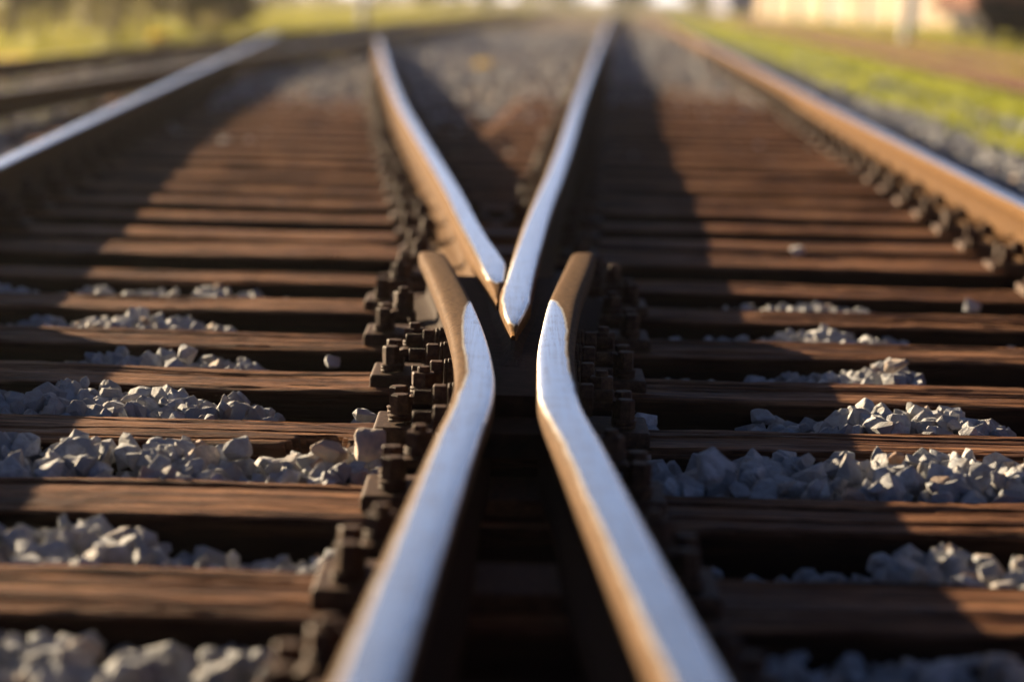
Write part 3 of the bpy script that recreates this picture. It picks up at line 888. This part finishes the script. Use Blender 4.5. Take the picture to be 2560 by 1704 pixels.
rs = np.random.default_rng(77)
PP, SZ = [], []
for k, prof in CRIB.items():
    y0 = (ROW[k] + SL_W + (.10 if k == 7 else 0)) if k >= 0 else ROW[0] - PITCH_S + SL_W
    y1 = ROW[k + 1]
    ym = (y0 + y1) / 2
    xa = np.array([px(p[0], ym) for p in prof]); za = np.array([p[1] for p in prof])
    x_lo, x_hi = max(-1.95, px(-180, ym)), min(2.1, px(2540, ym))
    area = (x_hi - x_lo) * (y1 - y0)
    dens = 1150 if k <= 3 else (950 if k < 7 else 650)
    n = int(area * dens)
    x = rs.uniform(x_lo, x_hi, n); y = rs.uniform(y0 + .012, y1 - .012, n)
    s = np.clip(rs.lognormal(math.log(.029), .34, n), .014, .048)
    top = np.interp(x, xa, za) - {-1: .014, 0: .009, 1: .008, 2: .004}.get(k, .008) - .012 * ((y - ym) / ((y1 - y0) / 2)) ** 2
    # loose edge: fewer stones where the crib is nearly empty
    keep = (top > -.045) | (rs.uniform(size=n) < .45)
    lay = rs.uniform(0, 1, n)
    z = top - .012 - s * 1.0 - lay ** 1.6 * .055
    keep &= np.abs(y - ym) < (y1 - y0) / 2 - s * .55
    # no stones inside the rails
    for f in (LW, RW) if k < 5 else (LX, RX):
        keep &= np.abs(x - np.array([f(a) for a in y])) > .035 + s
    PP.append(np.stack([x, y, np.maximum(z, -.15)], 1)[keep]); SZ.append(s[keep])
# a few that lie on the sleepers
P = np.concatenate(PP); SZ = np.concatenate(SZ)
o = link("ballast_stones", scatter("ballast_stones", P, SZ, STN, rs))
tag(o, "grey crushed stone heaped between the timber sleepers", "gravel", kind="stuff")

# loose gravel farther back: between the legs, in the far track, on the right shoulder, round the neighbouring track
nf = 26000
yy = 12.0 + 46 * rs.uniform(size=nf) ** 1.7
xl = np.array([AX_(a) - 2.2 for a in yy]); xr = np.array([3.0 + .036 * a for a in yy])
xx = xl + (xr - xl) * rs.uniform(size=nf)
keep = np.ones(nf, bool)
for f in (RX, RRx):
    keep &= np.abs(xx - np.array([f(a) for a in yy])) > .09
keep &= (np.abs(xx - np.array([LX(a) for a in yy])) > .09) | (yy > 33)
keep &= np.abs(xx - np.array([LOx(a) for a in yy])) > .09
inR = (xx > np.array([RX(a) for a in yy])) & (xx < np.array([RRx(a) for a in yy]))
inL = (xx < np.array([LX(a) for a in yy])) & (xx > np.array([LOx(a) for a in yy]))
base = -.035 + noise2(xx, yy, .8, rs, .018)
base = np.where(inR & (yy < 24) | inL & (yy < 19), base - .018, base)
base = np.where((xx < np.array([LOx(a) for a in yy]) - .1) & (yy < 23), base - .02, base)
zz = base + rs.uniform(-.02, .012, nf)
sf = np.clip(rs.lognormal(math.log(.026), .3, nf), .014, .05) * (1 + (yy - 12) / 60)
P2 = np.stack([xx, yy, zz], 1)[keep]; S2 = sf[keep]
# right shoulder nearer to the camera
ns = 5200
ys_ = rs.uniform(6.0, 20, ns); xs_ = np.array([RRx(a) for a in ys_]) + .09 + rs.uniform(0, 1, ns) ** .8 * 1.15
zs_ = -.02 - .06 * ramp01(xs_ - np.array([RRx(a) for a in ys_]), .7, 1.25) + rs.uniform(-.025, .02, ns)
P2 = np.concatenate([P2, np.stack([xs_, ys_, zs_], 1)]); S2 = np.concatenate([S2, np.clip(rs.lognormal(math.log(.025), .3, ns), .013, .045)])
# left of the left outer rail
ns = 2600
ys_ = rs.uniform(8.0, 20, ns); xs_ = np.array([LOx(a) for a in ys_]) - .10 - rs.uniform(0, 1, ns) * .9
zs_ = -.05 + rs.uniform(-.025, .02, ns)
P2 = np.concatenate([P2, np.stack([xs_, ys_, zs_], 1)]); S2 = np.concatenate([S2, np.clip(rs.lognormal(math.log(.025), .3, ns), .013, .045)])
o = link("ballast_gravel", scatter("ballast_gravel", P2, S2, STF, rs))
tag(o, "pale gravel spread between and beside the blurred far tracks", "gravel", kind="stuff")

# stones one can pick out singly
SOLO = [
    # disp x, depth y, z of centre, radius, tint, label
    (755, 3.98, .014, .034, .93, "rounded pinkish stone with sunlit flank, left of the tall angular stone by the bolts"),
    (838, 4.02, .018, .040, .90, "large angular pinkish stone standing highest beside the near left bolts"),
    (538, 4.02, .008, .030, .45, "upright grey stone alone at the gap in the stone row left of the near bolts"),
    (2090, 4.02, .018, .021, 1.0, "small rust-orange stone standing among the blue-grey stones at right"),
    (1665, 3.93, .010, .042, .70, "big smooth grey stone in front, right of the near right rail"),
    (836, 4.55, -.020, .026, .50, "single grey stone at the sleeper edge just left of the bolted plate"),
    (1498, 4.52, -.012, .026, .75, "pale stone lying against the right bolted plate"),
    (1770, 4.66, -.028, .026, .30, "lone dark grey stone in the empty gap right of the bolted plate"),
    (2012, 4.62, .004, .026, .60, "wedge-shaped stone topping the right-hand heap behind the near stones"),
    (760, 5.17, -.015, .024, .55, "lone grey stone behind the sleeper, left of the rusty nuts"),
    (410, 5.17, -.006, .033, .65, "pointed grey stone rising between two sleepers at left"),
    (2082, 5.20, .0, .031, .91, "brownish stone on top of the right-hand heap between sleepers"),
    (2250, 6.33, -.005, .030, .6, "lone stone near the right rail in a dark gap"),
    (1840, 7.45, .020, .034, .8, "bright sunlit stone lying on a blurred sleeper at right of centre"),
]
for d, y, z, r, ti, lab in SOLO:
    V, F = hull_stone(R.randrange(9999), 15, .05, 2)
    me = mesh_np("ballast_stone", V * r, F, False, {"tint": np.full(len(V), ti)}); me.materials.append(MAT["stone"])
    o = link("ballast_stone", me, None, None, (px(d, y), y, z)); o.rotation_euler = (R.uniform(-.5, .5), R.uniform(-.5, .5), R.uniform(0, 6))
    tag(o, lab, "stone")

# ------------------------------------------------------------------ grass, flowers, bushes
def blades(name, P, h, mat, rng, per=7, spread=.09, wide=.010):
    n = len(P); m = n * per
    C = np.repeat(P, per, 0) + np.c_[rng.normal(0, spread, (m, 2)), np.zeros(m)]
    H = np.repeat(h, per) * rng.uniform(.5, 1.15, m)
    a = rng.uniform(0, 2 * math.pi, m); lean = rng.normal(0, .45, (m, 2)) * H[:, None]
    w = wide * rng.uniform(.6, 1.5, m) * np.repeat(1 + P[:, 1] / 60, per)
    dx = np.c_[np.cos(a) * w, np.sin(a) * w, np.zeros(m)]
    A = C - dx; B = C + dx; D = C + np.c_[lean * .45, H * .6] + dx * .7; E = C + np.c_[lean * .45, H * .6] - dx * .7; T = C + np.c_[lean, H]
    V = np.stack([A, B, D, E, T], 1).reshape(-1, 3)
    b = np.arange(m)[:, None] * 5
    F = np.concatenate([b + [0, 1, 2], b + [0, 2, 3], b + [3, 2, 4]])
    me = mesh_np(name, V, F); me.materials.append(mat); return me


rg = np.random.default_rng(5)
n = 12000
yy = 12 + 90 * rg.uniform(size=n) ** 1.8; x0 = 2.72 + .036 * yy + rg.uniform(-.45, .25, n); x1 = OX(yy) - .25
keep = x1 > x0; xx = x0 + (x1 - x0) * rg.uniform(size=n)
Pg = np.c_[xx, yy, np.maximum(-.17, -.05 - .30 * ramp01(xx, 2.35 + .04 * yy, 3.25 + .04 * yy))][keep]
o = link("grass", blades("grass", Pg, rg.uniform(.05, .13, len(Pg)), MAT["grass_fresh"], rg, 8)); tag(o, "bright fresh green grass strip beyond the right gravel shoulder", "grass", kind="stuff")
n = 15000
yy = 18 + 150 * rg.uniform(size=n) ** 1.5
side = rg.uniform(size=n) < .55
xx = np.where(side, OX(yy) + 1.9 + rg.uniform(size=n) ** 1.3 * 16, AX_(yy) - 2.6 - rg.uniform(size=n) ** 1.3 * 22)
Pg = np.c_[xx, yy, np.full(n, -.22)]
o = link("meadow_grass", blades("meadow_grass", Pg, rg.uniform(.10, .28, n), MAT["grass"], rg, 7, .16, .014)); tag(o, "yellowish meadow grass on both sides of the tracks", "grass", kind="stuff")
# sparse weeds in the tracks
n = 2600
yy = 14 + 80 * rg.uniform(size=n) ** 1.3
xx = np.where(rg.uniform(size=n) < .5, OX(yy) + rg.uniform(.15, 1.35, n), AX_(yy) - rg.uniform(-.2, 1.6, n))
o = link("track_weeds", blades("track_weeds", np.c_[xx, yy, np.full(n, -.12)], rg.uniform(.05, .15, n), MAT["grass"], rg, 6)); tag(o, "sparse weeds growing inside the neighbouring tracks", "weeds", kind="stuff")


def leafball(center, rad, nl, size, rng, squash=1.0, clumps=9):
    C = rng.normal(size=(clumps, 3)); C /= np.linalg.norm(C, axis=1)[:, None]; C *= rng.uniform(.35, .8, (clumps, 1)); C[:, 2] *= squash
    k = rng.integers(0, clumps, nl)
    d = rng.normal(size=(nl, 3)); d /= np.linalg.norm(d, axis=1)[:, None]
    P = (C[k] + d * (rng.uniform(.25, .55, nl) ** .6)[:, None] * .7) * rad + np.array(center)
    u = rng.normal(size=(nl, 3)); u /= np.linalg.norm(u, axis=1)[:, None]
    v = np.cross(u, rng.normal(size=(nl, 3))); v /= np.linalg.norm(v, axis=1)[:, None]
    s = size * rng.uniform(.6, 1.4, (nl, 1))
    V = np.stack([P - u * s, P + v * s * .5, P + u * s, P - v * s * .5], 1).reshape(-1, 3)
    V[:, 2] = np.maximum(V[:, 2], center[2] - rad * squash * 1.05)
    F = np.arange(nl * 4).reshape(-1, 4)
    return V, F


def bush(x, y, r, h, label, mat="bush", group=None):
    t = empty("bush", (x, y, -.22))
    V, F = leafball((0, 0, h * .52), r, 2600, .07 * (1 + r * .2), rg, h / 2 / r)
    me = mesh_np("foliage", V, F); me.materials.append(MAT[mat]); link("foliage", me, None, t)
    b = bmesh.new()
    for a in range(5):
        an = a * 1.26; add_lathe(b, [(.03, 0), (.022, h * .3), (.012, h * .6)], 6, Matrix.Rotation(.25, 4, Vector((math.cos(an), math.sin(an), 0))))
    m2 = bm_mesh("stem", b); m2.materials.append(MAT["bark"]); link("stem", m2, None, t)
    return tag(t, label, "bush", group)


BG = "bushes at upper left"
bush(-8.5, 41.0, 1.5, 2.6, "hazy brown-green bush at the very left edge behind the yellow flowers", group=BG)
bush(-7.2, 43.5, 1.4, 2.5, "second hazy bush from the left edge, overlapping the edge bush", group=BG)
bush(-8.6, 49.0, 1.6, 2.8, "tall hazy bush behind the two nearest bushes at upper left", group=BG)
bush(-6.9, 51.0, 1.1, 1.7, "smaller low bush right of the tall hazy bushes at upper left", group=BG)
bush(-7.1, 58.0, 1.1, 1.3, "rightmost low olive bush of the upper left bushes", group=BG)
bush(-9.8, 66, 1.3, 1.5, "olive bush under the pale blue shed at upper left", group=BG)
bush(15.6, 76, .9, 1.0, "yellow-green bush beside the wheels of the rusty wagon", "grass_fresh")


def flowers(x, y, r, h, label):
    t = empty("flower_clump", (x, y, -.16))
    Pm = np.c_[rg.normal(0, r * .5, (90, 2)), np.zeros(90)]
    link("leaves", blades("leaves", Pm, rg.uniform(.6 * h, h, 90), MAT["grass"], rg, 5, .03), None, t)
    V, F = leafball((0, 0, h * .9), r, 650, .016, rg, .28, 14)
    me = mesh_np("blossom", V, F); me.materials.append(MAT["flower"]); link("blossom", me, None, t)
    return tag(t, label, "flowers", "yellow flower clumps by the neighbouring track")


flowers(-4.62, 22.3, .22, .20, "biggest bright yellow flower clump between the neighbouring rails at the left edge")
flowers(-4.45, 26.0, .18, .15, "second yellow flower clump between the neighbouring rails, right of the edge clump")
flowers(-5.25, 35.6, .16, .26, "small round yellow flower clump on the far rail of the neighbouring track")
flowers(-.42, 28.2, .14, .12, "orange-yellow flower clump on the gravel between the diverging rails")

# ------------------------------------------------------------------ background things
def box_mesh(name, boxes, mat, bevel=.01):
    b = bmesh.new()
    for bb in boxes: add_box(b, *bb, bevel, 1)
    m = bm_mesh(name, b); m.materials.append(mat); return m


# the long cream building along the right, its track side in the sun
t = empty("goods_building", (13.2, 136.4, -.22), math.atan2(-23.3, 4.3))
L, Hh, Dp = 33.0, 3.6, 6.0      # local x runs toward the camera, +y away from the track
walls = []; ops = [(2.2, 3.6), (7.4, 8.8), (12.5, 14.6), (18.6, 20.0), (25.5, 27.0)]; x = 0
for a, b in ops + [(L, L)]:
    walls.append((x, a, 0, .3, 0, Hh)); 
    if b > a: walls.append((a, b, .0, .3, 2.5, Hh))
    x = b
walls += [(L - .3, L, .3, Dp, 0, Hh), (0, .3, .3, Dp, 0, Hh), (.3, L - .3, Dp - .3, Dp, 0, Hh)]
link("wall", box_mesh("wall", walls, MAT["cream"], 0), None, t)
for a, b in ops:
    link("door", box_mesh("door", [(a + .02, b - .02, .16, .24, 0, 2.48)], MAT["dark"]), None, t)
link("roof", box_mesh("roof", [(-.4, L + .4, -.8, Dp + .3, Hh, Hh + .25)], MAT["brownroof"]), None, t)
tag(t, "long cream building with dark doorways in the sun at upper right", "building")

# freight wagon on the siding
t = empty("freight_wagon", (12.1, 57.5, -.18), -.105)
bl = 14.0
link("body", box_mesh("body", [(-1.4, 1.4, 0, bl, .95, 3.4)] + [(-1.46, -1.4, .1 + i * 1.37, .2 + i * 1.37, .97, 3.3) for i in range(11)], MAT["wagon"], .02), None, t)
link("underframe", box_mesh("underframe", [(-1.2, -1.0, .1, bl - .1, .72, .95), (1.0, 1.2, .1, bl - .1, .72, .95), (-1.3, 1.3, -.05, .12, .72, 1.12), (-1.3, 1.3, bl - .12, bl + .05, .72, 1.12), (-1.1, 1.1, 4.5, 9.5, .35, .93)], MAT["under"]), None, t)
b = bmesh.new(); prof = [(.46, -.07), (.46, .06), (.50, .07), (.50, .09), (.1, .1)]
add_lathe(b, [(.49, -.08), (.49, -.05), (.46, -.04), (.46, .05), (.30, .06), (.12, .05), (.12, .09)], 28); me_w = bm_mesh("wheel", b); me_w.materials.append(MAT["under"])
for y in (1.7, 3.6, bl - 3.6, bl - 1.7):
    for sx in (-1, 1):
        w = link("wheel", me_w, None, t, (sx * .76, y, .46)); w.rotation_euler = (0, math.pi / 2 * sx, 0)
    ax = bmesh.new(); add_lathe(ax, [(.07, -.74), (.07, .74)], 10, Matrix.Translation((0, y, .46)) @ Matrix.Rotation(math.pi / 2, 4, 'Y')); m = bm_mesh("axle", ax); m.materials.append(MAT["under"]); link("axle", m, None, t)
for y in (2.65, bl - 2.65):
    for sx in (-1, 1):
        link("bogie_frame", box_mesh("bogie_frame", [(sx * .98 - .06, sx * .98 + .06, y - 1.5, y + 1.5, .42, .72)], MAT["under"]), None, t)
for sx in (-.87, .87):
    b = bmesh.new(); add_lathe(b, [(.09, 0), (.09, .42), (.24, .44), (.24, .50)], 18, Matrix.Translation((sx, -.02, .98)) @ Matrix.Rotation(math.pi / 2, 4, 'X')); m = bm_mesh("buffer", b); m.materials.append(MAT["under"]); link("buffer", m, None, t)
tag(t, "red-brown freight wagon with dark wheels and end at the upper right corner", "wagon")
for off, lab in ((-.75, "left rail under the red-brown wagon"), (.75, "right rail under the red-brown wagon")):
    o = sweep_rail("siding_rail", smooth_path([(12.1 + off + .105 * s, 57.5 + s) for s in (-9, 0, 10, 24)], 1.0), MAT["oldrail"], z0=-.30)
    tag(o, lab, "rail", "rails of the wagon siding")


def post(name, x, y, h, r, label, extra=None):
    t = empty(name, (x, y, -.22))
    b = bmesh.new(); add_lathe(b, [(r, 0), (r * .8, h)], 14); m = bm_mesh("mast", b); m.materials.append(MAT["galv"]); link("mast", m, None, t)
    link("footing", box_mesh("footing", [(-.24, .24, -.24, .24, -.1, .16)], MAT["bed"], .03), None, t)
    b = bmesh.new(); add_box(b, -.06, 1.4, -.04, .04, h - .4, h - .3, .01, 1); m = bm_mesh("bracket", b); m.materials.append(MAT["galv"]); link("bracket", m, None, t)
    return tag(t, label, "mast")


post("line_mast", 9.35, 58.8, 6.0, .13, "pale grey mast standing on the meadow before the cream building")
post("line_mast", -4.35, 68, 6.0, .13, "pale grey mast at the edge of the bright field left of centre")


def shed(x, y, w, d, h, mat, label, door="dark", name="shed"):
    t = empty(name, (x, y, -.22), .15)
    link("wall", box_mesh("wall", [(-w / 2, w / 2, 0, d, 0, h)], MAT[mat]), None, t)
    b = bmesh.new()
    a = [b.verts.new(p) for p in ((-w / 2 - .2, -.2, h), (w / 2 + .2, -.2, h), (w / 2 + .2, d + .2, h), (-w / 2 - .2, d + .2, h), (-w / 2 - .2, d / 2, h + 1.1), (w / 2 + .2, d / 2, h + 1.1))]
    for f in ((0, 1, 5, 4), (2, 3, 4, 5), (0, 4, 3), (1, 2, 5), (3, 2, 1, 0)): b.faces.new([a[i] for i in f])
    bmesh.ops.recalc_face_normals(b, faces=b.faces); m = bm_mesh("roof", b); m.materials.append(MAT["brownroof"]); link("roof", m, None, t)
    link("door", box_mesh("door", [(-.6, .6, -.05, .02, .05, 2.1)], MAT[door]), None, t)
    link("window", box_mesh("window", [(w * .28, w * .42, -.05, .02, 1.0, 2.0)], MAT["dark"]), None, t)
    return tag(t, label, "shed", "sheds at upper left")


shed(-25.2, 152, 3.6, 4, 2.6, "white", "pale bluish shed with orange-brown door behind the bushes at upper left", "orange")
shed(-19.2, 150, 4.4, 4, 2.6, "white", "second pale bluish shed, standing right of the first one", "dark")
t = empty("freight_container", (17.4, 190, -.22), .1)
link("body", box_mesh("body", [(-1.2, 1.2, 0, 6, .15, 2.75)] + [(-1.22, -1.2, .2 + i * .4, .4 + i * .4, .3, 2.6) for i in range(14)], MAT["blue"], .02), None, t)
link("door", box_mesh("door", [(-1.1, -.03, -.05, 0, .25, 2.6), (.03, 1.1, -.05, 0, .25, 2.6)], MAT["blue"], .01), None, t)
tag(t, "faded blue freight container left of the cream building", "container")

# distant woods behind everything
Vs, Fs, off = [], [], 0
for i in range(46):
    x = -75 + i * 3.6 + rg.uniform(-1.5, 1.5); y = 215 + rg.uniform(-8, 14); h = rg.uniform(3.2, 5.6)
    V, F = leafball((x, y, h * .5 - .2), h * .55, 700, .30, rg, .9, 10)
    Vs.append(V); Fs.append(F + off); off += len(V)
me = mesh_np("distant_woods", np.concatenate(Vs), np.concatenate(Fs)); me.materials.append(MAT["wood_far"])
tag(link("distant_woods", me), "low olive woods along the horizon behind the meadow", "woods", kind="stuff")

# ------------------------------------------------------------------ haze volume added to imitate a warm flare veil, lit by the low sun
b = bmesh.new(); add_box(b, -620, 620, -45, 1220, -1.6, 7.2)
hz = bm_mesh("haze", b)
hm = bpy.data.materials.new("veil_haze"); hm.use_nodes = True
hn = hm.node_tree.nodes; hn.remove(hn["Principled BSDF"])
pv = hn.new("ShaderNodeVolumePrincipled"); pv.inputs["Color"].default_value = (1.0, 0.93, 0.85, 1)
pv.inputs["Density"].default_value = 0.00045; pv.inputs["Anisotropy"].default_value = 0.8
hm.node_tree.links.new(pv.outputs[0], hn["Material Output"].inputs["Volume"])
hz.materials.append(hm)
tag(link("haze", hz), kind="stuff")
